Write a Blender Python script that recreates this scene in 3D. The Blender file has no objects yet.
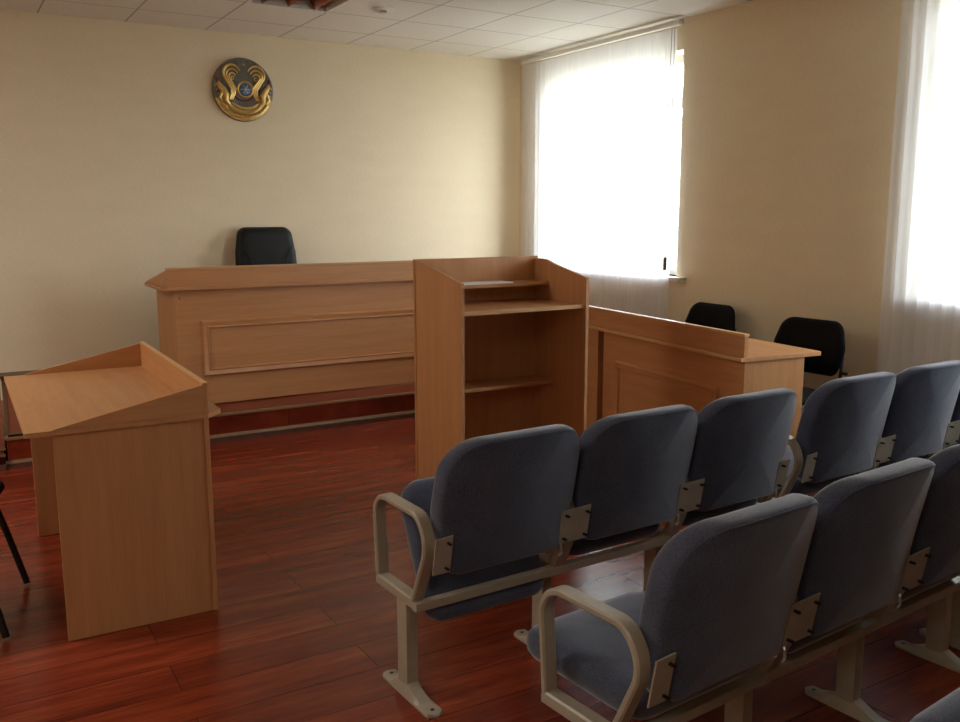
import bpy, bmesh, math, random
from mathutils import Vector, Matrix
random.seed(7)
C = bpy.context.scene.collection
PI = math.pi
S = bpy.context.scene

# ---------------------------------------------------------------- materials
def new_mat(name):
    m = bpy.data.materials.new(name); m.use_nodes = True
    nt = m.node_tree; b = nt.nodes['Principled BSDF']
    return m, nt, b
def N(nt, t, **kw):
    n = nt.nodes.new(t)
    for k, v in kw.items():
        if k in n.inputs: n.inputs[k].default_value = v
        else: setattr(n, k, v)
    return n
def srgb(r, g, b):
    f = lambda c: (c/255/12.92) if c/255 <= .04045 else ((c/255+.055)/1.055)**2.4
    return (f(r), f(g), f(b), 1)
def ramp(nt, stops):
    r = nt.nodes.new('ShaderNodeValToRGB'); e = r.color_ramp.elements
    while len(e) < len(stops): e.new(.5)
    for q, (pos, c) in zip(e, stops): q.position = pos; q.color = c
    return r
def coords(nt, scale, rot=(0,0,0), loc=(0,0,0)):
    tc = nt.nodes.new('ShaderNodeTexCoord'); mp = nt.nodes.new('ShaderNodeMapping')
    mp.inputs['Scale'].default_value = scale; mp.inputs['Rotation'].default_value = rot; mp.inputs['Location'].default_value = loc
    nt.links.new(tc.outputs['Object'], mp.inputs[0]); return mp
def bump(nt, b, src, strength, dist=.01):
    bp = N(nt, 'ShaderNodeBump', Strength=strength, Distance=dist)
    nt.links.new(src, bp.inputs['Height']); nt.links.new(bp.outputs[0], b.inputs['Normal'])
def plain(name, col, rough=.5, metal=0, noise=0, nscale=60, spec=.5):
    m, nt, b = new_mat(name)
    b.inputs['Roughness'].default_value = rough; b.inputs['Metallic'].default_value = metal
    b.inputs['Specular IOR Level'].default_value = spec
    mp = coords(nt, (1,1,1)); nz = N(nt, 'ShaderNodeTexNoise', Scale=nscale, Detail=3)
    nt.links.new(mp.outputs[0], nz.inputs['Vector'])
    k = max(noise, .02)
    r = ramp(nt, [(.3, tuple(c*(1-k) for c in col[:3])+(1,)), (.7, tuple(min(1, c*(1+k)) for c in col[:3])+(1,))])
    nt.links.new(nz.outputs['Fac'], r.inputs[0]); nt.links.new(r.outputs[0], b.inputs['Base Color'])
    return m
def wood(name, axis, c0=(176,117,72), c1=(196,138,90), rough=.42):
    m, nt, b = new_mat(name)
    sc = {'x': (1.2, 22, 22), 'y': (22, 1.2, 22), 'z': (22, 22, 1.2)}[axis]
    mp = coords(nt, sc)
    n1 = N(nt, 'ShaderNodeTexNoise', Scale=1.0, Detail=6, Roughness=.6)
    nt.links.new(mp.outputs[0], n1.inputs['Vector'])
    mp2 = coords(nt, tuple(s*6 for s in sc)); n2 = N(nt, 'ShaderNodeTexNoise', Scale=1.0, Detail=2)
    nt.links.new(mp2.outputs[0], n2.inputs['Vector'])
    mx = N(nt, 'ShaderNodeMix'); mx.inputs[0].default_value = .35
    nt.links.new(n1.outputs['Fac'], mx.inputs[2]); nt.links.new(n2.outputs['Fac'], mx.inputs[3])
    r = ramp(nt, [(.3, srgb(*c0)), (.68, srgb(*c1))])
    nt.links.new(mx.outputs[0], r.inputs[0]); nt.links.new(r.outputs[0], b.inputs['Base Color'])
    b.inputs['Roughness'].default_value = rough; b.inputs['Specular IOR Level'].default_value = .35
    return m
M = {}
BE0, BE1 = (174,121,77), (195,142,96)
M['beech_x'] = wood('beech_grain_along', 'x', BE0, BE1)
M['beech_y'] = wood('beech_grain_across', 'y', BE0, BE1)
M['beech_z'] = wood('beech_grain_upright', 'z', BE0, BE1)
M['beech_edge'] = wood('beech_edging', 'x', (196,150,100), (212,168,118), .35)
M['metal'] = plain('beige_painted_metal', srgb(164,154,136), .38, 0, .05, 30)
M['bolt'] = plain('dark_bolt', srgb(40,38,36), .4, .6)
M['steel'] = plain('bright_zinc', srgb(200,200,195), .3, .7)
M['black_fab'] = plain('black_fabric', srgb(15,15,17), .9, 0, .3, 400, .2)
M['black_pl'] = plain('black_plastic', srgb(16,16,17), .45, 0, .1)
M['leather'] = plain('black_leather', srgb(15,14,14), .55, 0, .15, 90, .3)
M['white_pl'] = plain('white_plastic', srgb(225,225,220), .35)
M['white_paint'] = plain('white_paint', srgb(225,222,214), .5)
M['paper'] = plain('white_paper', srgb(232,230,226), .8)
M['gold'] = plain('gold_relief', srgb(216,182,110), .38, .6, .12, 40)
M['emblem_blue'] = plain('dark_slate_enamel', srgb(118,116,108), .45, .2, .15, 50)
M['sky_enamel'] = plain('blue_enamel', srgb(80,110,150), .4, .2, .2, 60)
M['emblem_red'] = plain('dark_red_enamel', srgb(110,45,40), .5)
M['brown_trim'] = plain('dark_brown_skirting', srgb(84,56,42), .5, 0, .2, 20)
M['beige_trim'] = plain('beige_edge_trim', srgb(132,104,74), .45, 0, .1, 20)
M['pipe'] = plain('cream_painted_pipe', srgb(205,188,155), .4)
M['weight'] = plain('grey_brown_weight', srgb(120,105,95), .6)
M['dark'] = plain('dark_void', srgb(14,12,10), .9)

def make_fabric():
    m, nt, b = new_mat('blue_grey_woven_fabric')
    mp = coords(nt, (1,1,1)); nz = N(nt, 'ShaderNodeTexNoise', Scale=300, Detail=2)
    nt.links.new(mp.outputs[0], nz.inputs['Vector'])
    n2 = N(nt, 'ShaderNodeTexNoise', Scale=9, Detail=3); nt.links.new(mp.outputs[0], n2.inputs['Vector'])
    mx = N(nt, 'ShaderNodeMix'); mx.inputs[0].default_value = .3
    nt.links.new(nz.outputs['Fac'], mx.inputs[2]); nt.links.new(n2.outputs['Fac'], mx.inputs[3])
    r = ramp(nt, [(.32, srgb(54,58,73)), (.68, srgb(90,97,117))])
    nt.links.new(mx.outputs[0], r.inputs[0]); nt.links.new(r.outputs[0], b.inputs['Base Color'])
    b.inputs['Roughness'].default_value = .9; b.inputs['Specular IOR Level'].default_value = .15
    b.inputs['Sheen Weight'].default_value = .55; b.inputs['Sheen Roughness'].default_value = .4
    bump(nt, b, nz.outputs['Fac'], .3, .002)
    return m
M['fabric'] = make_fabric()

def make_floor():
    m, nt, b = new_mat('red_brown_laminate_planks')
    tc = nt.nodes.new('ShaderNodeTexCoord')
    br = N(nt, 'ShaderNodeTexBrick', Scale=1.0)
    br.inputs['Color1'].default_value = (0,0,0,1); br.inputs['Color2'].default_value = (1,1,1,1); br.inputs['Mortar'].default_value = (.5,.5,.5,1)
    br.inputs['Mortar Size'].default_value = .0016; br.inputs['Brick Width'].default_value = 1.25; br.inputs['Row Height'].default_value = .193
    br.inputs['Mortar Smooth'].default_value = .1
    nt.links.new(tc.outputs['Object'], br.inputs['Vector'])
    # grain stretched along X, offset per plank
    sep = nt.nodes.new('ShaderNodeVectorMath'); sep.operation = 'ADD'
    mul = nt.nodes.new('ShaderNodeVectorMath'); mul.operation = 'SCALE'; mul.inputs['Scale'].default_value = 7.3
    nt.links.new(br.outputs['Color'], mul.inputs[0]); nt.links.new(tc.outputs['Object'], sep.inputs[0]); nt.links.new(mul.outputs[0], sep.inputs[1])
    def grain(sc, d):
        mp = nt.nodes.new('ShaderNodeMapping'); mp.inputs['Scale'].default_value = sc
        nt.links.new(sep.outputs[0], mp.inputs[0])
        n = N(nt, 'ShaderNodeTexNoise', Scale=1.0, Detail=d, Roughness=.6); nt.links.new(mp.outputs[0], n.inputs['Vector']); return n
    g1 = grain((1.8, 15, 4), 4); g2 = grain((8, 90, 9), 3); g3 = grain((3.2, 13, 3), 3)
    mx = N(nt, 'ShaderNodeMix'); mx.inputs[0].default_value = .3
    nt.links.new(g1.outputs['Fac'], mx.inputs[2]); nt.links.new(g2.outputs['Fac'], mx.inputs[3])
    r = ramp(nt, [(.32, srgb(92,32,18)), (.5, srgb(122,46,26)), (.68, srgb(148,66,38))])
    nt.links.new(mx.outputs[0], r.inputs[0])
    # knots and dark streaks
    r3 = ramp(nt, [(.66, (1,1,1,1)), (.78, (.60,.50,.48,1))]); nt.links.new(g3.outputs['Fac'], r3.inputs[0])
    m1 = N(nt, 'ShaderNodeMix', data_type='RGBA', blend_type='MULTIPLY'); m1.inputs[0].default_value = 1
    nt.links.new(r.outputs[0], m1.inputs[6]); nt.links.new(r3.outputs[0], m1.inputs[7])
    # plank tone
    rt = ramp(nt, [(0, (.80,.78,.76,1)), (1, (1.1,1.1,1.1,1))]); nt.links.new(br.outputs['Color'], rt.inputs[0])
    m2 = N(nt, 'ShaderNodeMix', data_type='RGBA', blend_type='MULTIPLY'); m2.inputs[0].default_value = 1
    nt.links.new(m1.outputs[2], m2.inputs[6]); nt.links.new(rt.outputs[0], m2.inputs[7])
    m3 = N(nt, 'ShaderNodeMix', data_type='RGBA'); nt.links.new(br.outputs['Fac'], m3.inputs[0])
    nt.links.new(m2.outputs[2], m3.inputs[6]); m3.inputs[7].default_value = srgb(50,16,10)
    nt.links.new(m3.outputs[2], b.inputs['Base Color'])
    b.inputs['Roughness'].default_value = .27; b.inputs['Specular IOR Level'].default_value = .42
    return m
M['floor'] = make_floor()
def make_wall():
    m, nt, b = new_mat('cream_woven_wallpaper')
    mp = coords(nt, (40, 40, 160)); n = N(nt, 'ShaderNodeTexNoise', Scale=1.0, Detail=4); nt.links.new(mp.outputs[0], n.inputs['Vector'])
    mp2 = coords(nt, (3,3,9)); n2 = N(nt, 'ShaderNodeTexNoise', Scale=1.0, Detail=2); nt.links.new(mp2.outputs[0], n2.inputs['Vector'])
    mx = N(nt, 'ShaderNodeMix'); mx.inputs[0].default_value = .25
    nt.links.new(n.outputs['Fac'], mx.inputs[2]); nt.links.new(n2.outputs['Fac'], mx.inputs[3])
    r = ramp(nt, [(.3, srgb(220,204,174)), (.7, srgb(232,217,188))]); nt.links.new(mx.outputs[0], r.inputs[0])
    nt.links.new(r.outputs[0], b.inputs['Base Color']); b.inputs['Roughness'].default_value = .85
    b.inputs['Specular IOR Level'].default_value = .2
    bump(nt, b, n.outputs['Fac'], .15, .003)
    return m
M['wall'] = make_wall()
KX, KY = -0.583, -0.493       # first grid lines of the ceiling
def make_ceiling():
    m, nt, b = new_mat('suspended_ceiling_tiles')
    mp = coords(nt, (1/.6, 1/.6, 1), loc=(-KX/.6, -KY/.6, 0))
    sx = nt.nodes.new('ShaderNodeSeparateXYZ'); nt.links.new(mp.outputs[0], sx.inputs[0])
    outs = []
    for ax in (0, 1):
        f = N(nt, 'ShaderNodeMath', operation='FRACT'); nt.links.new(sx.outputs[ax], f.inputs[0])
        a = N(nt, 'ShaderNodeMath', operation='SUBTRACT'); nt.links.new(f.outputs[0], a.inputs[0]); a.inputs[1].default_value = .5
        ab = N(nt, 'ShaderNodeMath', operation='ABSOLUTE'); nt.links.new(a.outputs[0], ab.inputs[0]); outs.append(ab)
    mxx = N(nt, 'ShaderNodeMath', operation='MAXIMUM'); nt.links.new(outs[0].outputs[0], mxx.inputs[0]); nt.links.new(outs[1].outputs[0], mxx.inputs[1])
    r = ramp(nt, [(.976, (1,1,1,1)), (.982, (.50,.47,.44,1))])
    d2 = N(nt, 'ShaderNodeMath', operation='MULTIPLY'); nt.links.new(mxx.outputs[0], d2.inputs[0]); d2.inputs[1].default_value = 2
    nt.links.new(d2.outputs[0], r.inputs[0])
    mp3 = coords(nt, (30,30,30)); n = N(nt, 'ShaderNodeTexNoise', Scale=3.0, Detail=4); nt.links.new(mp3.outputs[0], n.inputs['Vector'])
    rc = ramp(nt, [(.35, srgb(216,210,198)), (.65, srgb(230,224,212))]); nt.links.new(n.outputs['Fac'], rc.inputs[0])
    mm = N(nt, 'ShaderNodeMix', data_type='RGBA', blend_type='MULTIPLY'); mm.inputs[0].default_value = 1
    nt.links.new(rc.outputs[0], mm.inputs[6]); nt.links.new(r.outputs[0], mm.inputs[7])
    nt.links.new(mm.outputs[2], b.inputs['Base Color']); b.inputs['Roughness'].default_value = .8
    bump(nt, b, n.outputs['Fac'], .1, .003)
    return m
M['ceiling'] = make_ceiling()
def make_blind():
    m = bpy.data.materials.new('sheer_white_slat_fabric'); m.use_nodes = True; nt = m.node_tree; nt.nodes.clear()
    o = nt.nodes.new('ShaderNodeOutputMaterial')
    col = (.86,.86,.88,1)
    mp = coords(nt, (200,200,2)); n = N(nt, 'ShaderNodeTexNoise', Scale=1.0, Detail=2); nt.links.new(mp.outputs[0], n.inputs['Vector'])
    rc = ramp(nt, [(.3, (.80,.80,.82,1)), (.7, (.90,.90,.92,1))]); nt.links.new(n.outputs['Fac'], rc.inputs[0])
    d = N(nt, 'ShaderNodeBsdfDiffuse'); t = N(nt, 'ShaderNodeBsdfTranslucent'); tr = N(nt, 'ShaderNodeBsdfTransparent')
    nt.links.new(rc.outputs[0], d.inputs[0]); nt.links.new(rc.outputs[0], t.inputs[0])
    tr.inputs[0].default_value = (1,1,1,1)
    a = nt.nodes.new('ShaderNodeMixShader'); a.inputs[0].default_value = .5
    nt.links.new(d.outputs[0], a.inputs[1]); nt.links.new(t.outputs[0], a.inputs[2])
    b = nt.nodes.new('ShaderNodeMixShader'); b.inputs[0].default_value = BLIND_T
    nt.links.new(a.outputs[0], b.inputs[1]); nt.links.new(tr.outputs[0], b.inputs[2]); nt.links.new(b.outputs[0], o.inputs[0])
    return m
BLIND_T = .20
M['blind'] = make_blind()
def make_glass():
    m = bpy.data.materials.new('window_glass'); m.use_nodes = True; nt = m.node_tree; nt.nodes.clear()
    o = nt.nodes.new('ShaderNodeOutputMaterial'); tr = N(nt, 'ShaderNodeBsdfTransparent'); tr.inputs[0].default_value = (.93,.96,.97,1)
    g = N(nt, 'ShaderNodeBsdfGlossy', Roughness=.02); mx = nt.nodes.new('ShaderNodeMixShader'); mx.inputs[0].default_value = .05; nt.links.new(tr.outputs[0], mx.inputs[1]); nt.links.new(g.outputs[0], mx.inputs[2])
    nt.links.new(mx.outputs[0], o.inputs[0]); return m
M['glass'] = make_glass()
M['pink_lam'] = wood('rosy_laminate', 'x', (140,84,64), (160,102,80), .4)
M['mirror'] = plain('floor_tinted_louvre', srgb(168,92,66), .18, .9, .25, 25)  # red-brown reflection of the floor put into the metal colour

# ---------------------------------------------------------------- mesh helpers
def obj(name, bm, mat, parent=None, smooth=False, angle=35):
    me = bpy.data.meshes.new(name)
    bmesh.ops.recalc_face_normals(bm, faces=bm.faces[:])
    bm.to_mesh(me); bm.free()
    if smooth:
        me.shade_smooth()
        try: me.set_sharp_from_angle(angle=math.radians(angle))
        except Exception: pass
    me.materials.append(M[mat] if isinstance(mat, str) else mat)
    o = bpy.data.objects.new(name, me); C.objects.link(o)
    if parent: o.parent = parent
    return o
def thing(name, label, cat, loc=(0,0,0), rotz=0, group=None):
    o = bpy.data.objects.new(name, None); C.objects.link(o)
    o.location = loc; o.rotation_euler = (0,0,rotz); o['label'] = label; o['category'] = cat
    o.empty_display_size = .1
    if group: o['group'] = group
    return o
def tag(o, label, cat, group=None):
    o['label'] = label; o['category'] = cat
    if group: o['group'] = group
    return o
def struct(name, bm, mat, parent=None, **k):
    o = obj(name, bm, mat, parent, **k)
    if not parent: o['kind'] = 'structure'
    return o
def dup(root, loc, rotz, label=None):
    r = root.copy(); C.objects.link(r); r.location = loc; r.rotation_euler = (0,0,rotz)
    if label: r['label'] = label
    for ch in list(root.children):
        c = ch.copy(); C.objects.link(c); c.parent = r
        for g in list(ch.children):
            d = g.copy(); C.objects.link(d); d.parent = c
    return r
def BM(): return bmesh.new()
def box(bm, x0, x1, y0, y1, z0, z1, bev=0, mtx=None):
    r = bmesh.ops.create_cube(bm, size=1)
    T = Matrix.Translation(((x0+x1)/2, (y0+y1)/2, (z0+z1)/2)) @ Matrix.Diagonal((x1-x0, y1-y0, z1-z0, 1))
    bmesh.ops.transform(bm, matrix=T, verts=r['verts'])
    vs = r['verts']
    if bev:
        es = list({e for v in vs for e in v.link_edges})
        q = bmesh.ops.bevel(bm, geom=es, offset=bev, segments=2, affect='EDGES', profile=.7)
        vs = list({v for f in q['faces'] for v in f.verts} | {v for v in vs if v.is_valid})
    if mtx is not None: bmesh.ops.transform(bm, matrix=mtx, verts=vs)
    return bm
def prism(bm, pts, axis, a, b, bev=0):
    """extrude a 2D outline along an axis; pts are the other two coordinates in xyz order"""
    def P(p, t): return {'x': (t, p[0], p[1]), 'y': (p[0], t, p[1]), 'z': (p[0], p[1], t)}[axis]
    A = [bm.verts.new(P(p, a)) for p in pts]; B = [bm.verts.new(P(p, b)) for p in pts]
    n = len(pts); fs = [bm.faces.new(A), bm.faces.new(B[::-1])]
    for i in range(n): fs.append(bm.faces.new((A[i], B[i], B[(i+1) % n], A[(i+1) % n])))
    if bev:
        es = list({e for f in fs for e in f.edges})
        bmesh.ops.bevel(bm, geom=es, offset=bev, segments=2, affect='EDGES', profile=.7)
    return bm
def tube(bm, pts, r, seg=10, closed=False, sx=1, sy=1):
    pts = [Vector(p) for p in pts]; n = len(pts); rings = []
    up0 = None
    for i, p in enumerate(pts):
        if closed: t = pts[(i+1) % n]-pts[i-1]
        else: t = pts[min(i+1, n-1)]-pts[max(i-1, 0)]
        t.normalize()
        if up0 is None:
            up0 = Vector((0,0,1)) if abs(t.z) < .9 else Vector((0,1,0))
        u = (up0 - t*up0.dot(t)).normalized(); up0 = u; v = t.cross(u)
        rr = r[i] if isinstance(r, (list, tuple)) else r
        rings.append([bm.verts.new(p + u*math.cos(a)*rr*sy + v*math.sin(a)*rr*sx) for a in [2*PI*k/seg for k in range(seg)]])
    m = n if closed else n-1
    for i in range(m):
        A, B = rings[i], rings[(i+1) % n]
        for k in range(seg): bm.faces.new((A[k], A[(k+1) % seg], B[(k+1) % seg], B[k]))
    if not closed: bm.faces.new(rings[0][::-1]); bm.faces.new(rings[-1])
    return bm
def lathe(bm, prof, c=(0,0,0), seg=24, axis='z'):
    rings = []
    for r, h in prof:
        ring = []
        for k in range(seg):
            a = 2*PI*k/seg; x, y = r*math.cos(a), r*math.sin(a)
            q = {'z': (x, y, h), 'y': (x, h, y), 'x': (h, x, y)}[axis]
            ring.append(bm.verts.new((c[0]+q[0], c[1]+q[1], c[2]+q[2])))
        rings.append(ring)
    for A, B in zip(rings, rings[1:]):
        for k in range(seg): bm.faces.new((A[k], A[(k+1) % seg], B[(k+1) % seg], B[k]))
    bm.faces.new(rings[0][::-1]); bm.faces.new(rings[-1])
    return bm
def fillet(pts, rad, seg=7, closed=True):
    """round the corners of a 2D polyline; rad is a number or a list"""
    out = []; n = len(pts)
    for i in range(n):
        p = Vector(pts[i]); r = rad[i] if isinstance(rad, (list, tuple)) else rad
        if r <= 0 or (not closed and i in (0, n-1)): out.append(tuple(p)); continue
        a = (Vector(pts[i-1])-p).normalized(); b = (Vector(pts[(i+1) % n])-p).normalized()
        th = a.angle(b); d = r/math.tan(th/2)
        p0, p1 = p+a*d, p+b*d; c = p+(a+b).normalized()*(r/math.sin(th/2))
        v0, v1 = p0-c, p1-c; ang = v0.angle(v1)
        for k in range(seg+1):
            t = k/seg; out.append(tuple(c + (v0*math.sin((1-t)*ang)+v1*math.sin(t*ang))/math.sin(ang)))
    return out
def band(bm, path, thick, x0, x1, closed=True, rb=.005):
    """a flat strap of given thickness (in its own plane YZ) and width x0..x1, rounded edges"""
    n = len(path); P = [Vector(p) for p in path]; rings = []
    for i in range(n):
        if closed: t = (P[(i+1) % n]-P[i-1]).normalized()
        else: t = (P[min(i+1, n-1)]-P[max(i-1, 0)]).normalized()
        nn = Vector((-t.y, t.x)); h = thick/2
        sec = [(x0, -h+rb), (x0+rb, -h), (x1-rb, -h), (x1, -h+rb), (x1, h-rb), (x1-rb, h), (x0+rb, h), (x0, h-rb)]
        rings.append([bm.verts.new((sx, P[i].x+nn.x*o, P[i].y+nn.y*o)) for sx, o in sec])
    for i in range(n if closed else n-1):
        A, B = rings[i], rings[(i+1) % n]
        for k in range(8): bm.faces.new((A[k], A[(k+1) % 8], B[(k+1) % 8], B[k]))
    if not closed: bm.faces.new(rings[0][::-1]); bm.faces.new(rings[-1])
    return bm

# ---------------------------------------------------------------- room
XL, YB, H = -7.6, -9.6, 3.0      # left wall, wall behind the camera, ceiling
T = .3
W1 = (-2.24, -.50, 1.07, 2.78); W2 = (-6.30, -4.30, 1.07, 2.78)
bm = BM(); box(bm, XL-T, T, YB-T, T, -.2, 0); struct('floor', bm, 'floor')
# ceiling with an open cell for the lamp
lx0, lx1, ly0, ly1 = KX-.6*4, KX-.6*3, KY-.6*2, KY-.6*1
bm = BM()
box(bm, XL-T, lx0, YB-T, T, H, H+.02); box(bm, lx1, T, YB-T, T, H, H+.02)
box(bm, lx0, lx1, YB-T, ly0, H, H+.02); box(bm, lx0, lx1, ly1, T, H, H+.02)
struct('ceiling', bm, 'ceiling')
bm = BM(); box(bm, XL-T, T, YB-T, T, H+.35, H+.5); struct('ceiling_slab', bm, 'dark')
bm = BM(); box(bm, XL-T, T, 0, T, 0, H+.4); struct('wall_back', bm, 'wall')
bm = BM(); box(bm, XL-T, XL, YB, 0, 0, H+.4); struct('wall_left', bm, 'wall')
bm = BM(); box(bm, XL-T, T, YB-T, YB, 0, H+.4); struct('wall_front', bm, 'wall')
bm = BM()
box(bm, 0, T, YB, 0, 0, W1[2]); box(bm, 0, T, YB, 0, W1[3], H+.4)
ys = [YB, W2[0], W2[1], W1[0], W1[1], 0]
for i in range(0, 6, 2): box(bm, 0, T, ys[i], ys[i+1], W1[2], W1[3])
struct('wall_right', bm, 'wall')

def window(n, w):
    y0, y1, z0, z1 = w
    o = bpy.data.objects.new('window_%d' % n, None); C.objects.link(o); o.location = (0, (y0+y1)/2, z0); o['kind'] = 'structure'
    y0, y1 = y0-(y0+y1)/2, y1-(y0+y1)/2; h = z1-z0
    f = BM(); a, b = .17, .23; tz = h-.40
    box(f, a, b, y0, y1, 0, .07); box(f, a, b, y0, y1, h-.06, h)
    box(f, a, b, y0, y0+.07, .07, h-.06); box(f, a, b, y1-.07, y1, .07, h-.06)
    box(f, a+.001, b-.001, y0+.07, y1-.07, tz, tz+.08); ym = y0+(y1-y0)*.56
    box(f, a+.002, b-.002, ym-.04, ym+.04, .07, tz); box(f, a+.002, b-.002, ym-.03, ym+.03, tz+.08, h-.06)
    obj('window_frame', f, 'white_pl', o)
    g = BM(); box(g, .195, .201, y0+.07, y1-.07, .07, h-.06); obj('pane', g, 'glass', o)
    s = BM(); box(s, -.07, .17, y0-.11, y1+.11, -.03, 0, .004); obj('window_sill', s, 'white_pl', o)
    hd = BM(); box(hd, .15, .17, ym-.02, ym+.02, .55, .60, .003); box(hd, .13, .15, ym-.012, ym+.012, .45, .59, .003); obj('window_handle', hd, 'white_pl', o)
for n, w in enumerate((W1, W2), 1): window(n, w)

def baseboard(name, x0, x1, y0, y1, z0=0):
    b = BM(); box(b, x0, x1, y0, y1, z0, z0+.07, .004); return struct(name, b, 'brown_trim')
baseboard('baseboard_right', -.016, 0, YB, -1.40)
baseboard('baseboard_left', XL, XL+.016, YB, 0)
baseboard('baseboard_front', XL+.016, -.016, YB, YB+.016)
baseboard('baseboard_back', -4.60, 0, -.016, 0, .19)

# ---------------------------------------------------------------- platform
PX, PY, PH = -4.68, -1.355, .19
t = bpy.data.objects.new('platform', None); C.objects.link(t); t['kind'] = 'structure'; t.location = (PX, PY, 0)
bm = BM(); box(bm, .07, .07-PX, .10, .10-PY, 0, PH-.006); pb = obj('platform_body', bm, 'floor', t); pb.location = (-.07, -.10, 0)
bm = BM(); box(bm, -.005, -PX, -.012, .012, PH-.012, PH+.004, .002); box(bm, -.012, .012, .0121, -PY, PH-.012, PH+.004, .002); obj('edge_trim', bm, 'beige_trim', t)
bm = BM(); prism(bm, [(-.018, 0), (-.001, 0), (-.001, .045), (-.008, .045), (-.018, .030)], 'x', -.016, -PX-.02)
obj('skirting', bm, 'brown_trim', t)
bm = BM(); prism(bm, [(-.0185, .031), (-.001, .044), (-.001, .050), (-.010, .048)], 'x', -.016, -PX-.02)
obj('skirting_bead', bm, 'beige_trim', t)

# low step blocks at the left end of the platform
def low_cab(label, x, y, z, w, h):
    t = thing('low_cabinet', label, 'cabinet', (x, y, z))
    bm = BM(); box(bm, 0, w, 0, .14, 0, h-.03); obj('body', bm, 'pink_lam', t)
    bm = BM(); box(bm, -.006, w+.006, -.008, .14, h-.0299, h, .003); obj('top', bm, 'brown_trim', t)
    bm = BM(); box(bm, -.004, .012, -.006, -.0005, .016, h-.031, .001); obj('edge_strip', bm, 'beige_trim', t)
    bm = BM(); box(bm, -.004, w+.004, -.006, -.0005, 0, .015, .001); obj('bottom_strip', bm, 'beige_trim', t)
low_cab('low reddish panel-fronted cabinet with dark top on the platform behind the tray lectern', -4.672, -1.28, PH+.005, .62, .375)
low_cab('low reddish cabinet with dark top at the far left edge, on the lower step', -5.35, -1.30, .105, .66, .465)
t = thing('wooden_step', 'small reddish step with beige edge at far left beside the platform', 'step', (-5.40, -1.40, 0))
bm = BM(); box(bm, 0, .70, 0, 1.3, 0, .10); obj('tread', bm, 'floor', t)
bm = BM(); box(bm, -.005, .705, -.008, -.0005, .088, .104, .002); obj('edge_strip', bm, 'beige_trim', t)
bm = BM(); box(bm, -.005, .705, -.012, -.0005, 0, .04, .002); obj('skirting', bm, 'brown_trim', t)

# ---------------------------------------------------------------- heating pipe
t = thing('heating_pipe', 'cream heating pipe running low along the right wall', 'pipe', (-.06, -1.5, .17))
bm = BM(); tube(bm, [(0, 0, 0), (0, -7.9, 0)], .036, 16); obj('pipe', bm, 'pipe', t, True)
for k in range(6):
    bm = BM(); tube(bm, [(0, -.3-k*1.5, -.038), (0, -.3-k*1.5, -.17)], .008, 8); obj('pipe_stand', bm, 'pipe', t)

# ---------------------------------------------------------------- ceiling lamp and detector
t = thing('recessed_ceiling_lamp', 'recessed square ceiling lamp in the tile grid, shiny louvres coloured as if reflecting the red floor', 'ceiling light', ((lx0+lx1)/2, (ly0+ly1)/2, H))
bm = BM(); h_ = .3
for (a, b, c, d) in ((-.3,.3,-.3,-.28), (-.3,.3,.28,.3), (-.3,-.28,-.28,.28), (.28,.3,-.28,.28)): box(bm, a, b, c, d, -.006, .07)
obj('frame', bm, 'white_paint', t)
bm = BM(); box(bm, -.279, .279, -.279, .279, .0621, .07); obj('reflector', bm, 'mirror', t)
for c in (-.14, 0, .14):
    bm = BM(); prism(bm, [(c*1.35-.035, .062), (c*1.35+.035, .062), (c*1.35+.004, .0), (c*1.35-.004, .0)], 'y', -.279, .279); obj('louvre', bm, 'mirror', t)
t = thing('smoke_detector', 'small round white detector on a ceiling tile near the emblem wall', 'smoke detector', (-2.086, -1.395, H))
bm = BM(); lathe(bm, [(.075, 0), (.075, -.010), (.06, -.016), (.03, -.018)], seg=28); obj('base', bm, 'white_paint', t, True)
bm = BM(); lathe(bm, [(.028, -.0185), (.030, -.030), (.020, -.036), (.004, -.038)], seg=24); obj('sensor', bm, 'steel', t, True)

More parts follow.
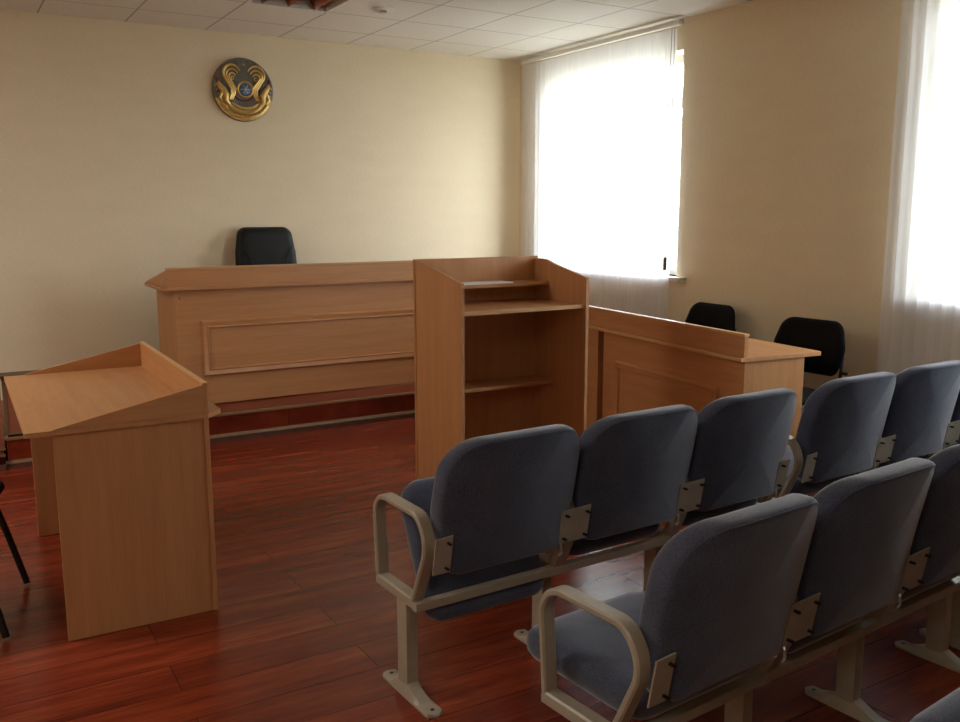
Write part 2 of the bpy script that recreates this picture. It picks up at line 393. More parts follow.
# ---------------------------------------------------------------- vertical blinds
def blind(label, y0, y1, zt, zb, cord_at=None):
    t = thing('vertical_blind', label, 'blind', (-.09, y1, zt), 0, 'vertical blinds at the windows')
    L = y1-y0
    bm = BM(); prism(bm, fillet([(-.025, .012), (.02, .012), (.02, .046), (-.025, .046)], .008, 3), 'y', 0.02, -L-.06); obj('headrail', bm, 'white_pl', t, True)
    for yy in (-.12, -L/2, -L+.02):
        bm = BM(); prism(bm, [(-.014, .047), (.088, .047), (.088, .052), (-.014, .052)], 'y', yy-.012, yy+.012); obj('bracket', bm, 'steel', t)
    bm = BM(); n = int(L/.078); rnd = random.Random(int(abs(y1)*10)+3)
    for k in range(n+1):
        yc = -.04-k*(L-.08)/n; a = math.radians(-26+rnd.uniform(-4, 4)); hw = .0445
        prev = None
        for j in range(7):
            s = -1+2*j/6; c = .012*(1-s*s)
            px = s*hw*math.sin(a)-c*math.cos(a); py = s*hw*math.cos(a)
            sh = rnd.uniform(-.002, .002)
            q = (bm.verts.new((px, yc+py, -.006)), bm.verts.new((px+sh, yc+py+sh, zb-zt)))
            if prev: bm.faces.new((prev[0], q[0], q[1], prev[1]))
            prev = q
    obj('slats', bm, 'blind', t, True)
    if cord_at is not None:
        bm = BM(); y = -L-.02
        pts = [(-.03, y+.02, .0)]+[(-.03, y+.02+.012*math.sin(i/6*PI), -1.55*i/6) for i in range(1, 7)]+[(-.03, y+.005, -1.6), (-.03, y-.005, -1.55)]+[(-.03, y-.01, -1.55*(6-i)/6) for i in range(1, 7)]
        tube(bm, pts, .0025, 6); obj('cord', bm, 'weight', t, True)
        bm = BM(); box(bm, -.040, -.020, y+.008, y+.028, -1.80, -1.70, .003); tube(bm, [(-.03, y+.014, -1.72), (-.03, y+.008, -1.58)], .002, 6); obj('cord_weight', bm, 'weight', t)
    return t
blind('sheer white vertical blind over the window beside the emblem wall corner', -2.235, -.20, 2.925, .25, True)
blind('white vertical blind at the right edge of the photo behind the seats', -6.50, -4.125, 2.925, .25)

# ---------------------------------------------------------------- desks
def ring_panel(bm, u0, u1, v0, v1, w, d, plane, off, sgn=-1):
    """a raised moulding frame on a front face; plane 'y': (u=x, v=z) at y=off ; plane 'x': (u=y, v=z) at x=off"""
    prof = [(0, 0), (.006, d*.6), (.014, d), (w-.016, d*.55), (w-.006, d*.75), (w, 0)]
    loops = []
    for o, h in prof:
        q = [(u0+o, v0+o), (u1-o, v0+o), (u1-o, v1-o), (u0+o, v1-o)]
        loops.append([bm.verts.new((u, off+sgn*h, v) if plane == 'y' else (off+sgn*h, u, v)) for u, v in q])
    for A, B in zip(loops, loops[1:]):
        for k in range(4): bm.faces.new((A[k], A[(k+1) % 4], B[(k+1) % 4], B[k]))
    return bm
def desk_tip(bm, pts, z0, z1, bev=.004): return prism(bm, pts, 'z', z0, z1, bev)

# judge's desk : local x along the wall, y towards the wall, z up from platform
JL = 2.50
t = thing('judge_bench', 'long beech judge bench with framed front panel on the platform', 'desk', (-3.545, -.978, PH+.0015))
bm = BM(); box(bm, 0, JL, 0, .022, 0, .835, .001); obj('front_panel', bm, 'beech_x', t)
bm = BM(); ring_panel(bm, .17, JL-.17, .205, .615, .058, .024, 'y', 0); obj('panel_moulding', bm, 'beech_x', t, True)
for x in (0, JL-.022):
    bm = BM(); box(bm, x, x+.022, .0225, .60, 0, .835, .001); obj('side_panel', bm, 'beech_z', t)
bm = BM(); prism(bm, [(-.05, -.035), (JL+.05, -.035), (JL+.085, .02), (JL+.085, .60), (-.085, .60), (-.085, .02)], 'z', .8355, .861, .004); obj('desktop', bm, 'beech_x', t)
bm = BM(); box(bm, -.045, JL+.045, -.03, -.008, .862, .985, .002); obj('privacy_ledge', bm, 'beech_x', t)
bm = BM(); box(bm, -.05, JL+.05, -.034, .004, .9855, .999, .003); obj('ledge_cap', bm, 'beech_edge', t)
bm = BM(); box(bm, -.05, JL+.05, -.045, -.0355, .838, .858, .003); obj('edge_moulding', bm, 'beech_x', t)
for x in (-.045, JL+.027):
    bm = BM(); prism(bm, [(-.0075, .8615), (.585, .8615), (.585, .866), (-.0075, .985)], 'x', x, x+.018)
    for v in bm.verts: v.co.x += (1 if x > 0 else -1)*.052*(v.co.y+.008)
    obj('ledge_return', bm, 'beech_x', t)
for zz in (.78, .27):
    bm = BM(); lathe(bm, [(.006, 0), (.006, -.002), (.002, -.003)], (.035, 0, zz), 12, 'y'); obj('screw_cap', bm, 'brown_trim', t)

# right desks, rotated: local x = towards the wall, local y = away from camera
DR = math.radians(-7.06)
def side_desk(label, oy, L, nearcap, gap=True):
    base = Vector((-1.288, -4.162, 0)); n = Vector((-math.sin(DR), math.cos(DR), 0))
    t = thing('side_desk', label, 'desk', tuple(base+n*oy), DR, 'side desks along the right wall')
    g = .07
    bm = BM(); box(bm, 0, .022, .0, L-g, 0.002, .776, .001); obj('front_panel', bm, 'beech_y', t)
    bm = BM(); ring_panel(bm, .20, L-g-.16, .19, .60, .05, .016, 'x', 0); obj('panel_moulding', bm, 'beech_y', t, True)
    for y in (0, L-g-.022):
        bm = BM(); box(bm, .0225, .414, y, y+.022, 0.002, .776, .001); obj('side_panel', bm, 'beech_z', t)
    bm = BM(); prism(bm, [(-.03, -.02), (.526, -.008), (.530, .02), (.530, L-.002), (-.03, L-.002)], 'z', .7765, .80, .003); obj('desktop', bm, 'beech_y', t)
    bm = BM(); box(bm, -.02, .002, -.015, L-.002, .801, .914, .002); obj('privacy_ledge', bm, 'beech_y', t)
    bm = BM(); box(bm, -.026, .008, -.018, L-.002, .9145, .928, .003); obj('ledge_cap', bm, 'beech_edge', t)
    bm = BM(); box(bm, -.042, -.0305, -.022, L-.002, .778, .799, .004); obj('edge_moulding', bm, 'beech_edge', t)
    return t
side_desk('beech desk with framed front panel in front of the black chairs at the right wall', 0, 1.50, True)
side_desk('further beech desk continuing behind the open lectern beside the window', 1.502, 1.20, False)

# ---------------------------------------------------------------- open-backed lectern (centre)
t = thing('lectern', 'tall open-backed beech lectern with shelves standing in the middle', 'lectern', (-2.852, -3.841, 0), .004)
LW, LD = .758, .487
prof = fillet([(.0, .0), (LD-.018, 0), (LD-.018, 1.318), (.372, 1.318), (.0, 1.242)], [0, 0, 0, .05, 0], 5)
prof = [(0, .002), (LD-.018, .002), (LD-.018, 1.318), (.395, 1.318), (.36, 1.315), (.33, 1.307), (.30, 1.297), (.0, 1.236)]
for x in (0, LW-.018):
    bm = BM(); prism(bm, prof, 'x', x, x+.018, .001); obj('side_panel', bm, 'beech_z', t)
bm = BM(); box(bm, -.004, LW+.004, LD-.0175, LD, .002, 1.33, .001); obj('front_panel', bm, 'beech_z', t)
bm = BM(); box(bm, .0185, LW-.0185, .02, LD-.018, 1.080, 1.098, .001); o = obj('writing_board', bm, 'beech_x', t)
bm = BM(); box(bm, .0185, LW-.0185, .0165, .0198, 1.079, 1.099, .001); obj('front_edging', bm, 'beech_edge', o)
bm = BM(); box(bm, .0185, LW-.0185, .325, LD-.018, 1.180, 1.198, .001); obj('shelf', bm, 'beech_x', t)
bm = BM(); box(bm, .0185, LW-.0185, .279, LD-.018, .645, .663, .001); obj('shelf', bm, 'beech_x', t)
bm = BM(); box(bm, .0185, LW-.0185, .279, LD-.018, .08, .098, .001); obj('bottom_board', bm, 'beech_x', t)
bm = BM(); box(bm, 0, .30, 0, .12, 0, .004); box(bm, .01, .30, .002, .122, .0041, .006)
o = obj('paper_stack', bm, 'paper'); o.location = (-2.844+.03+.16, -3.841+.332, 1.1985); o.rotation_euler[2] = math.radians(-3)
tag(o, 'white paper sheets lying on the upper shelf of the open lectern', 'paper')

# ---------------------------------------------------------------- tray-topped lectern (left), local x: low -> high side, y away from camera
t = thing('tray_lectern', 'wide beech lectern with sloping tray top at the left', 'lectern', (-4.654, -4.062, 0), math.radians(-.6))
NW = 1.27; ZT = .785
for y in (0, NW):
    bm = BM(); box(bm, 0, .528, y, y+.02, .002, ZT, .001); obj('side_panel', bm, 'beech_z', t)
bm = BM(); box(bm, .5285, .548, -.004, NW+.024, .002, ZT, .001); obj('front_panel', bm, 'beech_z', t)
bm = BM(); prism(bm, [(-.09, -.012), (.545, -.012), (.61, .06), (.61, NW-.03), (.545, NW+.03), (-.09, NW+.03)], 'z', ZT+.0005, ZT+.019, .002); obj('tray_board', bm, 'beech_y', t)
for y in (-.012, NW+.014):
    bm = BM(); prism(bm, [(.0, ZT+.0195), (.528, ZT+.0195), (.528, .918), (-.0, ZT+.022)], 'y', y, y+.016, .0008); obj('tray_side', bm, 'beech_x', t)
bm = BM(); box(bm, .5285, .546, -.012, NW+.03, ZT+.0195, .922, .001); o = obj('tray_front', bm, 'beech_y', t)
bm = BM(); box(bm, .5275, .549, -.013, NW+.031, .9225, .926, .001); obj('top_edging', bm, 'beech_edge', o)

# ---------------------------------------------------------------- auditorium seating
SP = .550
def seat_back_mesh(part):
    """padded back; x centred, rounded outline; z 0..HB"""
    HB = .455
    out = fillet([(-.232, 0), (.232, 0), (.268, .20), (.258, HB), (-.258, HB), (-.268, .20)], [.05, .05, .4, .125, .125, .4], 8)
    cx, cz = 0, HB*.5
    def yc(x, z): return -.266-.15*z-.10*z*z+.90*x*x
    bm = BM()
    if part == 'piping':
        pts = [Vector((x*.965, yc(x, z)-.0325, cz+(z-cz)*.962)) for x, z in out]
        tube(bm, pts, .0028, 6, True); return bm
    # rings from rear centre, over the rim, to the front centre: (scale, offset towards the viewer side)
    prof = [(.0, -.034), (.35, -.034), (.65, -.034), (.85, -.034), (.93, -.034), (.965, -.033), (.985, -.028), (.998, -.016), (1.0, 0), (.998, .018), (.985, .032), (.95, .045), (.88, .054), (.7, .062), (.4, .068), (0, .07)]
    prev = None
    for s, o in prof:
        if s == 0:
            v = bm.verts.new((0, yc(0, cz)+o, cz))
            if prev:
                for k in range(len(prev)): bm.faces.new((prev[k], prev[(k+1) % len(prev)], v))
            prev = v; continue
        ring = [bm.verts.new((cx+x*s, yc(x*s, cz+(z-cz)*s)+o, cz+(z-cz)*s)) for x, z in out]
        if prev is not None:
            if isinstance(prev, list):
                for k in range(len(ring)): bm.faces.new((prev[k], prev[(k+1) % len(ring)], ring[(k+1) % len(ring)], ring[k]))
            else:
                for k in range(len(ring)): bm.faces.new((prev, ring[k], ring[(k+1) % len(ring)]))
        prev = ring
    return bm
def cushion_mesh(part):
    """seat cushion lying flat: x centred, y 0 (rear) .. .47 (front), z 0..0.095"""
    L = .47
    out = fillet([(-.235, 0), (.235, 0), (.240, L), (-.240, L)], [.06, .06, .085, .085], 8)
    cy = L/2
    prof = [(0, .0), (.6, .0), (.86, .004), (.94, .012), (.985, .03), (1, .052), (.99, .072), (.96, .086), (.9, .094), (.75, .099), (.4, .101), (0, .102)]
    if part == 'pan': prof = [(0, -.012), (.72, -.012), (.78, -.004), (.8, .002), (0, .003)]
    bm = BM(); prev = None
    for s, o in prof:
        def zz(x, y, o): return o - .018*max(0, (y-.36)/.11)**2 - (.010*math.cos(x/.23*PI/2) if o > .08 else 0) + (.030*(1-y/.47) if o < .04 and part != 'pan' else 0)*0
        if s == 0:
            v = bm.verts.new((0, cy, zz(0, cy, o)))
            if prev: [bm.faces.new((prev[k], prev[(k+1) % len(prev)], v)) for k in range(len(prev))]
            prev = v; continue
        ring = [bm.verts.new((x*s, cy+(y-cy)*s, zz(x*s, cy+(y-cy)*s, o))) for x, y in out]
        if prev is not None:
            if isinstance(prev, list): [bm.faces.new((prev[k], prev[(k+1) % len(ring)], ring[(k+1) % len(ring)], ring[k])) for k in range(len(ring))]
            else: [bm.faces.new((prev, ring[k], ring[(k+1) % len(ring)])) for k in range(len(ring))]
        prev = ring
    return bm
LOOP = fillet([(.058, .347), (.080, .640), (-.215, .638), (-.277, .56), (-.180, .347)], [.006, .075, .07, .10, .006], 8)
def foot_bm():
    bm = BM(); secs = []
    y0, y1 = -.302, .036
    for i in range(25):
        y = y0+(y1-y0)*i/24; e = min(y-y0, y1-y); hw = .030
        if e < .028: hw = .030*math.sqrt(max(0.02, 1-((.028-e)/.028)**2))
        w2 = hw*(1.0 if abs(y+.118) > .07 else 1.0)
        d = abs(y+.118); h = .012+.035*max(0, 1-max(0, d-.03)/.09)**1.5
        if e < .006: h = .008
        tp = .62 if d < .10 else .62+.3*min(1, (d-.10)/.05)
        secs.append([bm.verts.new(p) for p in ((-w2, y, 0), (w2, y, 0), (w2, y, .008), (w2*tp, y, h), (-w2*tp, y, h), (-w2, y, .008))])
    for A, B in zip(secs, secs[1:]):
        for k in range(6): bm.faces.new((A[k], A[(k+1) % 6], B[(k+1) % 6], B[k]))
    bm.faces.new(secs[0][::-1]); bm.faces.new(secs[-1]); return bm
def cached(name, bm, mat, smooth=True, angle=35):
    o = obj(name, bm, mat, None, smooth, angle); return o
SRC = {}
def src(key, name, bm_f, mat, angle=40):
    if key not in SRC:
        o = obj(name, bm_f(), mat, None, True, angle); SRC[key] = o.data; bpy.data.objects.remove(o)
    return SRC[key]
def inst(name, me, parent, loc=(0,0,0), rot=(0,0,0)):
    o = bpy.data.objects.new(name, me); C.objects.link(o); o.parent = parent; o.location = loc; o.rotation_euler = rot; return o
def plate_bm(xa, xb):
    bm = BM()
    # bolted plate lying against the rear of the backs, leaning with them
    def P(x, z, o): return (x, -.272-.18*(z-.5)+o, z)
    zs = (.462, .583)
    up = 0.004
    A = [bm.verts.new(P(x, z, 0)) for x, z in ((xa, zs[0]), (xb, zs[0]), (xb, zs[1]+up), (xa, zs[1]))]
    B = [bm.verts.new(P(x, z, -.005)) for x, z in ((xa, zs[0]), (xb, zs[0]), (xb, zs[1]+up), (xa, zs[1]))]
    bm.faces.new(A); bm.faces.new(B[::-1])
    for i in range(4): bm.faces.new((A[i], A[(i+1) % 4], B[(i+1) % 4], B[i]))
    return bm
def make_unit(label, loc, deg, tipped=(), n=3):
    t = thing('auditorium_seating', label, 'seating', (loc[0], loc[1], 0), math.radians(deg), 'rows of blue-grey auditorium seats')
    W = SP*n
    bm = BM(); box(bm, -.022, W+.022, -.215, -.185, .319, .348, .004); obj('beam', bm, 'metal', t)
    for k in range(n+1):
        x = k*SP
        arm = inst('armrest_frame', src('loop', 'armrest_frame', lambda: band(BM(), LOOP, .020, -.022, .022), 'metal'), t, (x, 0, 0))
        inst('bottom_bar', src('bbar', 'bottom_bar', lambda: box(BM(), -.0225, .0225, -.19, .066, .324, .350, .004), 'metal'), arm)
        leg = inst('leg', src('leg', 'leg', lambda: box(BM(), -.021, .021, -.145, -.082, .03, .326, .004), 'metal'), t, (x, 0, 0))
        inst('foot_plate', src('foot', 'foot_plate', foot_bm, 'metal', 30), leg)
        for y in (.006, -.272):
            inst('foot_hole_disc', src('fb', 'foot_hole_disc', lambda: lathe(BM(), [(.0065, .0118), (.0065, .0135), (.003, .014)], seg=12), 'bolt'), leg, (0, y, 0))  # dark discs put in for the darkness of the foot-plate holes
        a, b = (.0 if k == 0 else -.062), (.0 if k == n else .062)
        br = inst('back_bracket', src('pl%g%g' % (a, b), 'back_bracket', lambda: plate_bm(a, b), 'metal'), t, (x, -.013, 0))
        for sx in ([-.052] if k else [])+([.052] if k < n else []):
            for z in (.480, .565):
                inst('screw', src('scr', 'screw', lambda: tube(BM(), [(0, .004, 0), (0, -.016, 0)], .0045, 8), 'bolt'), br, (sx*.85, -.272-.18*(z-.5)-.006, z))
        if 0 < k < n: inst('upright_web', src('web', 'upright_web', lambda: prism(BM(), [(-.185, .345), (-.212, .345), (-.258, .44), (-.262, .52), (-.248, .52), (-.235, .455)], 'x', -.0235, .0235, .002), 'metal'), br, (0, .013, 0))
        if k: inst('hook', src('hook', 'hook', lambda: tube(BM(), [(-.046, -.262, .47), (-.052, -.272, .455), (-.046, -.27, .43), (-.06, -.27, .42)], .0045, 6), 'steel'), br)
    for k in range(n):
        x = (k+.5)*SP
        b = inst('backrest', src('back', 'backrest', lambda: seat_back_mesh(''), 'fabric', 60), t, (x+.016, -.014, .439))
        inst('piping', src('pip', 'piping', lambda: seat_back_mesh('piping'), 'fabric'), b)
        if k in tipped: loc_, rot = (x, -.135, .228), (math.radians(66), 0, 0)
        else: loc_, rot = (x, -.215, .350), (math.radians(1.5), 0, 0)
        c = inst('seat_cushion', src('cush', 'seat_cushion', lambda: cushion_mesh(''), 'fabric', 60), t, loc_, rot)
        inst('seat_pan', src('pan', 'seat_pan', lambda: cushion_mesh('pan'), 'black_pl'), c)
    return t
def along(o, deg, d): a = math.radians(deg); return (o[0]+math.cos(a)*d, o[1]+math.sin(a)*d)
R1 = (-3.738, -4.909); R2 = (-3.688, -5.825); R3 = (-3.61, -6.685)
make_unit('front row blue-grey three-seat unit nearest the open lectern, its first seat tipped up', R1, 2.3, (0,))
make_unit('front row blue-grey three-seat unit by the right wall blind', along(R1, 2.3, 3*SP+.112), 2.3)
make_unit('second row blue-grey three-seat unit with a lowered first seat beside its end armrest', R2, 5.1, ())
make_unit('second row three-seat unit continuing past the right edge, little more than a leg showing', along(R2, 5.1, 3*SP+.17), 5.1)
make_unit('third row unit at bottom right corner, only one pale tipped cushion showing', R3, 6.0, (0, 1, 2))

# ---------------------------------------------------------------- black visitor chairs
def pad(bm, out, prof, f):
    prev = None
    cx = sum(p[0] for p in out)/len(out); cy = sum(p[1] for p in out)/len(out)
    for s, o in prof:
        if s == 0:
            v = bm.verts.new(f(cx, cy, o))
            if prev: [bm.faces.new((prev[k], prev[(k+1) % len(prev)], v)) for k in range(len(prev))]
            prev = v; continue
        ring = [bm.verts.new(f(cx+(a-cx)*s, cy+(b-cy)*s, o)) for a, b in out]
        if prev is not None:
            if isinstance(prev, list): [bm.faces.new((prev[k], prev[(k+1) % len(ring)], ring[(k+1) % len(ring)], ring[k])) for k in range(len(ring))]
            else: [bm.faces.new((prev, ring[k], ring[(k+1) % len(ring)])) for k in range(len(ring))]
        prev = ring
    return bm
def visitor_chair(label, loc, rz):
    """local: facing +x; z up"""
    t = thing('visitor_chair', label, 'chair', loc, rz, 'black visitor chairs')
    out = fillet([(-.21, -.235), (.22, -.235), (.24, .235), (-.21, .235)][::1], [.09, .08, .08, .09], 7)
    P = [(0, 0), (.8, 0), (.95, .008), (1, .025), (.98, .042), (.9, .052), (.6, .058), (0, .058)]
    bm = pad(BM(), out, P, lambda a, b, o: (a, b, .445+o-.25*max(0, a-.12)**2)); obj('seat', bm, 'black_fab', t, True, 60)
    out = fillet([(-.215, 0), (.215, 0), (.26, .16), (.21, .33), (-.21, .33), (-.26, .16)], [.07, .07, .12, .09, .09, .12], 7)
    bm = pad(BM(), out, [(0, -.022), (.8, -.022), (.96, -.016), (1, 0), (.97, .014), (.85, .022), (0, .024)], lambda a, b, o: (-.235-.16*b+o+.55*a*a, a, .585+b)); obj('backrest', bm, 'black_fab', t, True, 60)
    for s in (-1, 1):
        y = s*.24
        bm = tube(BM(), [(.27, s*.265, .012), (.215, y, .25), (.17, y, .405), (.12, y, .432), (-.05, y, .432), (-.19, y, .432)], .011, 10, sx=1.2); obj('leg', bm, 'black_pl', t, True)
        bm = tube(BM(), [(-.29, s*.265, .012), (-.20, y, .25), (-.06, y, .43)], .011, 10, sx=1.2); obj('leg', bm, 'black_pl', t, True)
        bm = tube(BM(), [(-.17, y, .432), (-.215, y, .46), (-.24, s*.225, .58), (-.29, s*.20, .75)], .010, 10); u = obj('back_upright', bm, 'black_pl', t, True)
        bm = tube(BM(), [(-.245, s*.225, .61), (-.235, s*.27, .61)], .009, 8); obj('knob', bm, 'black_pl', u, True)
    return t
visitor_chair('black visitor chair between the beech side desk and the right window blind', (-.60, -3.84, 0), PI+.06)
visitor_chair('black visitor chair behind the side desk, only its top showing', (-.43, -2.80, 0), PI-.05)
visitor_chair('black chair at the left edge, mostly cut off, beside the tray lectern', (-5.06, -3.61, 0), -.21)

# ---------------------------------------------------------------- judge's chair
t = thing('office_chair', 'high-backed black leather office chair behind the long judge bench', 'chair', (-2.60, -.40, PH+.002), -PI/2)
out = fillet([(-.27, 0), (.27, 0), (.255, .55), (.222, .76), (-.222, .76), (-.255, .55)], [.10, .10, .2, .075, .075, .2], 7)
bm = pad(BM(), out, [(0, -.03), (.8, -.03), (.95, -.024), (1, 0), (.985, .03), (.93, .05), (.8, .056), (0, .06)], lambda a, b, o: (-.23-.12*b+o, a, .50+b)); b = obj('backrest', bm, 'leather', t, True, 60)
for s in (-1, 1):
    bm = tube(BM(), [(-.155+(-.12*(z)), s*y, .50+z) for y, z in ((.215, .60), (.17, .54), (.13, .44), (.12, .2))], .005, 6); obj('seam', bm, 'leather', b, True)
out = fillet([(-.24, -.25), (.25, -.25), (.25, .25), (-.24, .25)], .09, 7)
bm = pad(BM(), out, [(0, 0), (.85, 0), (1, .03), (1, .06), (.93, .09), (.7, .1), (0, .1)], lambda a, b_, o: (a, b_, .42+o)); obj('seat', bm, 'leather', t, True, 60)
bm = lathe(BM(), [(.03, .10), (.03, .40), (.06, .415)], seg=16); obj('gas_column', bm, 'black_pl', t, True)
bm = BM()
for k in range(5):
    a = 2*PI*k/5; tube(bm, [(0, 0, .11), (.15*math.cos(a), .15*math.sin(a), .10), (.29*math.cos(a), .29*math.sin(a), .07)], [.028, .024, .015], 8)
obj('star_base', bm, 'black_pl', t, True)
for k in range(5):
    a = 2*PI*k/5; bm = lathe(BM(), [(.012, -.022), (.027, -.02), (.027, .02), (.012, .022)], (.29*math.cos(a), .29*math.sin(a), .027), 16, 'y'); obj('castor', bm, 'black_pl', t, True)
for s in (-1, 1):
    bm = tube(BM(), [(.14, s*.27, .48), (.16, s*.29, .62), (.10, s*.29, .68), (-.10, s*.29, .68), (-.22, s*.27, .62)], .018, 10); obj('armrest', bm, 'black_pl', t, True)

# ---------------------------------------------------------------- wall emblem
t = thing('coat_of_arms', 'round gilded relief emblem with two winged horses and blue centre on the wall', 'emblem', (-2.705, 0, 2.556))
R = .252
bm = lathe(BM(), [(R*.97, -.001), (R, -.012), (R*.985, -.024), (R*.93, -.030), (R*.3, -.032)], seg=64, axis='y'); obj('disc', bm, 'emblem_blue', t, True)
bm = BM()
for k in range(60):     # radiating ribs
    a = 2*PI*k/60; r0 = .085 if k % 2 else .10
    tube(bm, [(r0*math.cos(a), -.032, r0*math.sin(a)), (R*.955*math.cos(a), -.031, R*.955*math.sin(a))], .0028, 5)
obj('rays', bm, 'emblem_blue', t, True)
def arc(cx, cz, r, a0, a1, y, n=14): return [(cx+r*math.cos(math.radians(a0+(a1-a0)*i/n)), y, cz+r*math.sin(math.radians(a0+(a1-a0)*i/n))) for i in range(n+1)]
bm = tube(BM(), arc(.01, .0, .060, 0, 354, -.045, 40)[:-1], .009, 10, True); obj('centre_ring', bm, 'gold', t, True)
bm = lathe(BM(), [(.048, -.03), (.046, -.046), (.02, -.052), (.002, -.053)], (.01, 0, 0), 24, 'y'); ce = obj('centre_disc', bm, 'sky_enamel', t, True)
bm = BM()
for a in (0, 60, 120):
    ca, sa = math.cos(math.radians(a)), math.sin(math.radians(a)); tube(bm, [(.01-.04*ca, -.050, -.04*sa), (.01, -.056, 0), (.01+.04*ca, -.050, .04*sa)], .0022, 5)
obj('cross_bars', bm, 'gold', ce, True)
for s in (-1, 1):
    g = BM()
    cx = s*.098+.004
    # three nested curls of the wing, then the body sweeping down
    for i, (r, rad) in enumerate(((.068, .0105), (.048, .0095), (.028, .009))):
        a = arc(cx, .118-.012*i, r, (20 if s < 0 else 160), (205 if s < 0 else -25), -.043-.003*i)
        x_end, _, z_end = a[-1]
        q = [(x_end+s*(-.004)*j-(-s)*.0, -.043, z_end-.030*j) for j in range(1, 3)]
        q2 = [(s*(.115-.018*i)-s*.012, -.044, .0), (s*(.105-.012*i), -.044, -.045), (s*(.125-.012*i), -.042, -.085)]
        tube(g, a+q2, [rad*(.55+.45*min(1, k/5)) for k in range(len(a))]+[rad, rad*1.1, rad*.8], 8)
    tube(g, arc(cx-s*.002, .085, .012, 0, 330, -.046, 10), .005, 6)
    w = obj('winged_horse', g, 'gold', t, True)
    g = BM()
    tube(g, [(s*.205, -.034, .055), (s*.195, -.045, .02), (s*.172, -.05, -.01), (s*.150, -.05, -.05), (s*.155, -.048, -.095), (s*.12, -.045, -.13)], [.008, .020, .026, .028, .024, .014], 10)
    tube(g, [(s*.17, -.05, .0), (s*.185, -.052, -.04), (s*.20, -.048, -.075), (s*.175, -.045, -.11)], [.012, .016, .014, .008], 8)
    for j in range(4): tube(g, [(s*(.215-.006*j), -.035, .03-.033*j), (s*(.232-.008*j), -.033, .015-.033*j)], .007, 6)
    obj('horse_body', g, 'gold', t, True)
    g = BM(); tube(g, [(s*.215, -.032, .085), (s*.208, -.034, .045)], .012, 8); obj('side_patch', g, 'emblem_red', t, True)
# star
bm = BM(); v = [(.012*math.cos(PI/2+k*PI/5)*(1 if k % 2 == 0 else .45), .012*math.sin(PI/2+k*PI/5)*(1 if k % 2 == 0 else .45)) for k in range(10)]
prism(bm, [(a+.006, b+.195) for a, b in v], 'y', -.030, -.040); obj('star', bm, 'gold', t)
# lower banner
bm = BM()
for r_, a0, a1, w_ in ((.222, 212, 328, .022), (.185, 218, 322, .019), (.150, 226, 314, .013)):
    tube(bm, arc(0, 0, r_, a0, a1, -.040-(.222-r_)*.1, 26), [w_*(.6+.4*math.sin(PI*i/26)) for i in range(27)], 8)
for k in range(9):
    a = math.radians(222+k*12); tube(bm, [(.205*math.cos(a), -.058, .205*math.sin(a)), (.215*math.cos(a), -.062, .215*math.sin(a))], .009, 6)
obj('banner', bm, 'gold', t, True)
cr = [(R*.975*math.cos(math.radians(a)), R*.975*math.sin(math.radians(a))) for a in range(198, 343, 6)]+[(.150*math.cos(math.radians(a)), .150*math.sin(math.radians(a))-.01) for a in range(330, 209, -6)]
bm = BM(); prism(bm, cr, 'y', -.026, -.038); obj('lower_wreath', bm, 'gold', t)
bm = tube(BM(), arc(0, .01, .098, 215, 325, -.040, 20), .006, 6); obj('sash', bm, 'emblem_red', t, True)
for k, ch in enumerate('\u049a\u0410\u0417\u0410\u049a\u0421\u0422\u0410\u041d'):
    cu = bpy.data.curves.new('letter', 'FONT'); cu.body = ch; cu.size = .036; cu.extrude = .002; cu.align_x = 'CENTER'; cu.align_y = 'CENTER'
    a = math.radians(238+k*8); o = bpy.data.objects.new('letter', cu); C.objects.link(o); o.parent = t
    o.location = (.187*math.cos(a), -.0655, .187*math.sin(a)); o.rotation_euler = (PI/2, -(a+PI/2)*1.0, 0)
    o.rotation_euler = Matrix.Rotation(0, 3, 'Z').to_euler()
    o.rotation_euler = (Matrix.Rotation(-(a-math.radians(270)), 3, 'Y') @ Matrix.Rotation(PI/2, 3, 'X')).to_euler()
    me = bpy.data.meshes.new_from_object(o); me.materials.clear(); me.materials.append(M['gold'])
    l = bpy.data.objects.new('letter', me); C.objects.link(l); l.parent = t; l.location = o.location; l.rotation_euler = o.rotation_euler
    bpy.data.objects.remove(o); bpy.data.curves.remove(cu)

# ---------------------------------------------------------------- outside
bm = BM(); box(bm, 3, 90, -60, 90, -3.2, -3.0); o = struct('outside_ground', bm, plain('pale_ground', srgb(150,150,140), .9))
t = thing('outside_building', 'low pale blue building seen through the gap beside the blind', 'building', (38, 52, -3))
bm = BM(); box(bm, -6, 30, -10, 14, 0, 3.6); obj('wall', bm, plain('pale_blue_wall', srgb(150,190,215), .8), t)
bm = BM(); prism(bm, [(-10.5, 3.61), (14.5, 3.61), (2, 5.0)], 'x', -6.5, 30.5); obj('roof', bm, plain('blue_roof', srgb(120,165,200), .6), t)
t = thing('outside_tree', 'grey-green tree standing outside, seen through the gap beside the blind', 'tree', (24, 31, -3))
bm = tube(BM(), [(0,0,0), (.1,0,1.5), (0,.1,3.0), (.1,0,4.2)], [.22, .17, .12, .05], 8); obj('trunk', bm, 'brown_trim', t, True)
bm = BM(); rr = random.Random(2)
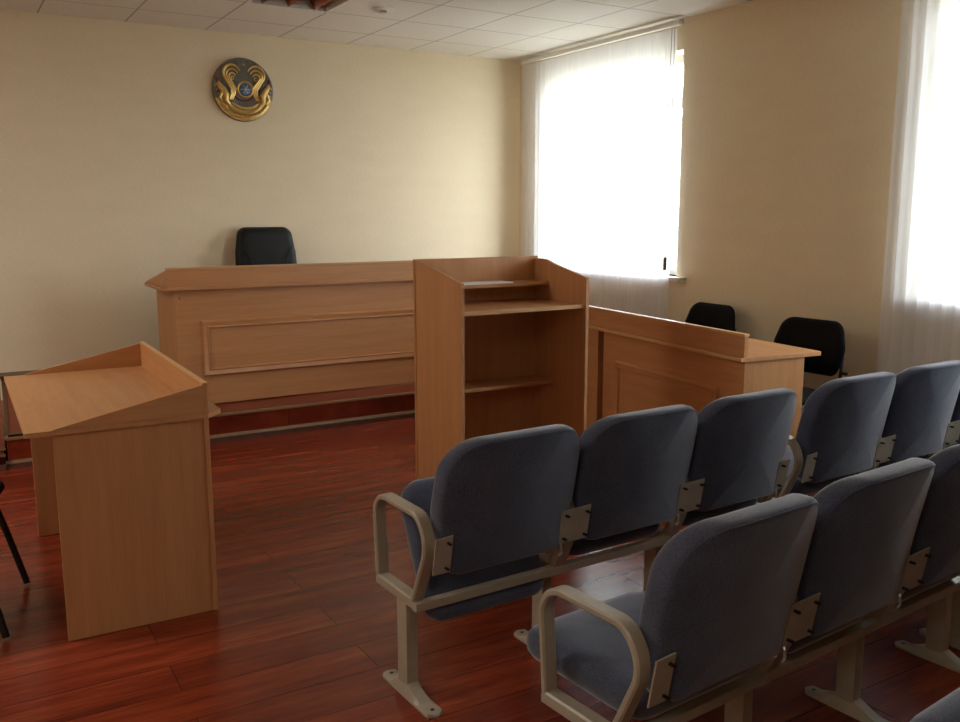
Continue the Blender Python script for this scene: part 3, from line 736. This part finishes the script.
for k in range(900):
    u = Vector((rr.gauss(0, 1), rr.gauss(0, 1), rr.gauss(0, 1))).normalized()*rr.uniform(.4, 1)**.5
    c = Vector((u.x*1.6, u.y*1.6, 4.1+u.z*1.5)); a = Vector((rr.gauss(0,1), rr.gauss(0,1), rr.gauss(0,1))).normalized(); b_ = a.orthogonal().normalized()
    vs = [bm.verts.new(c+a*.16), bm.verts.new(c+b_*.09), bm.verts.new(c-a*.16), bm.verts.new(c-b_*.09)]; bm.faces.new(vs)
obj('foliage', bm, plain('grey_green_leaves', srgb(110,120,105), .8, 0, .2, 3), t)

# ---------------------------------------------------------------- light
w = bpy.data.worlds.new('World'); S.world = w; w.use_nodes = True
bg = w.node_tree.nodes['Background']; bg.inputs[0].default_value = (.93, .97, 1.0, 1); bg.inputs[1].default_value = 19.0
for wn in (W1, W2):
    ld = bpy.data.lights.new('window_portal', 'AREA'); ld.shape = 'RECTANGLE'; ld.size = wn[1]-wn[0]; ld.size_y = wn[3]-wn[2]; ld.cycles.is_portal = True
    lo = bpy.data.objects.new('window_portal', ld); C.objects.link(lo); lo.location = (.26, (wn[0]+wn[1])/2, (wn[2]+wn[3])/2); lo.rotation_euler = (PI/2, 0, PI/2)
# added fill lights just under the ceiling, out of view on the left
for (x, y, e) in ((-6.5, -3.0, 62), (-6.3, -7.6, 26)):
    ld = bpy.data.lights.new('left_fill_light', 'AREA'); ld.shape = 'SQUARE'; ld.size = 1.17; ld.energy = e; ld.color = (1, .95, .86)
    lo = bpy.data.objects.new('left_fill_light', ld); C.objects.link(lo); lo.location = (x, y, H-.02)

# ---------------------------------------------------------------- camera
cam = bpy.data.cameras.new('camera'); co = bpy.data.objects.new('camera', cam); C.objects.link(co)
cam.sensor_width = 36; cam.lens = 901.81/960*36; cam.clip_start = .02; cam.clip_end = 300
yaw, pitch, roll = -0.538722973, 1.40827917, -0.0014747
mt = Matrix.Rotation(yaw, 4, 'Z') @ Matrix.Rotation(pitch, 4, 'X') @ Matrix.Rotation(roll, 4, 'Z')
co.matrix_world = Matrix.Translation((-4.95059, -7.524550, 1.563605)) @ mt
S.camera = co
S.view_settings.view_transform = 'Standard'; S.view_settings.look = 'None'; S.view_settings.exposure = 0
S.cycles.use_denoising = True; S.cycles.max_bounces = 14; S.cycles.diffuse_bounces = 7; S.cycles.transparent_max_bounces = 16
S.cycles.caustics_reflective = False; S.cycles.caustics_refractive = False
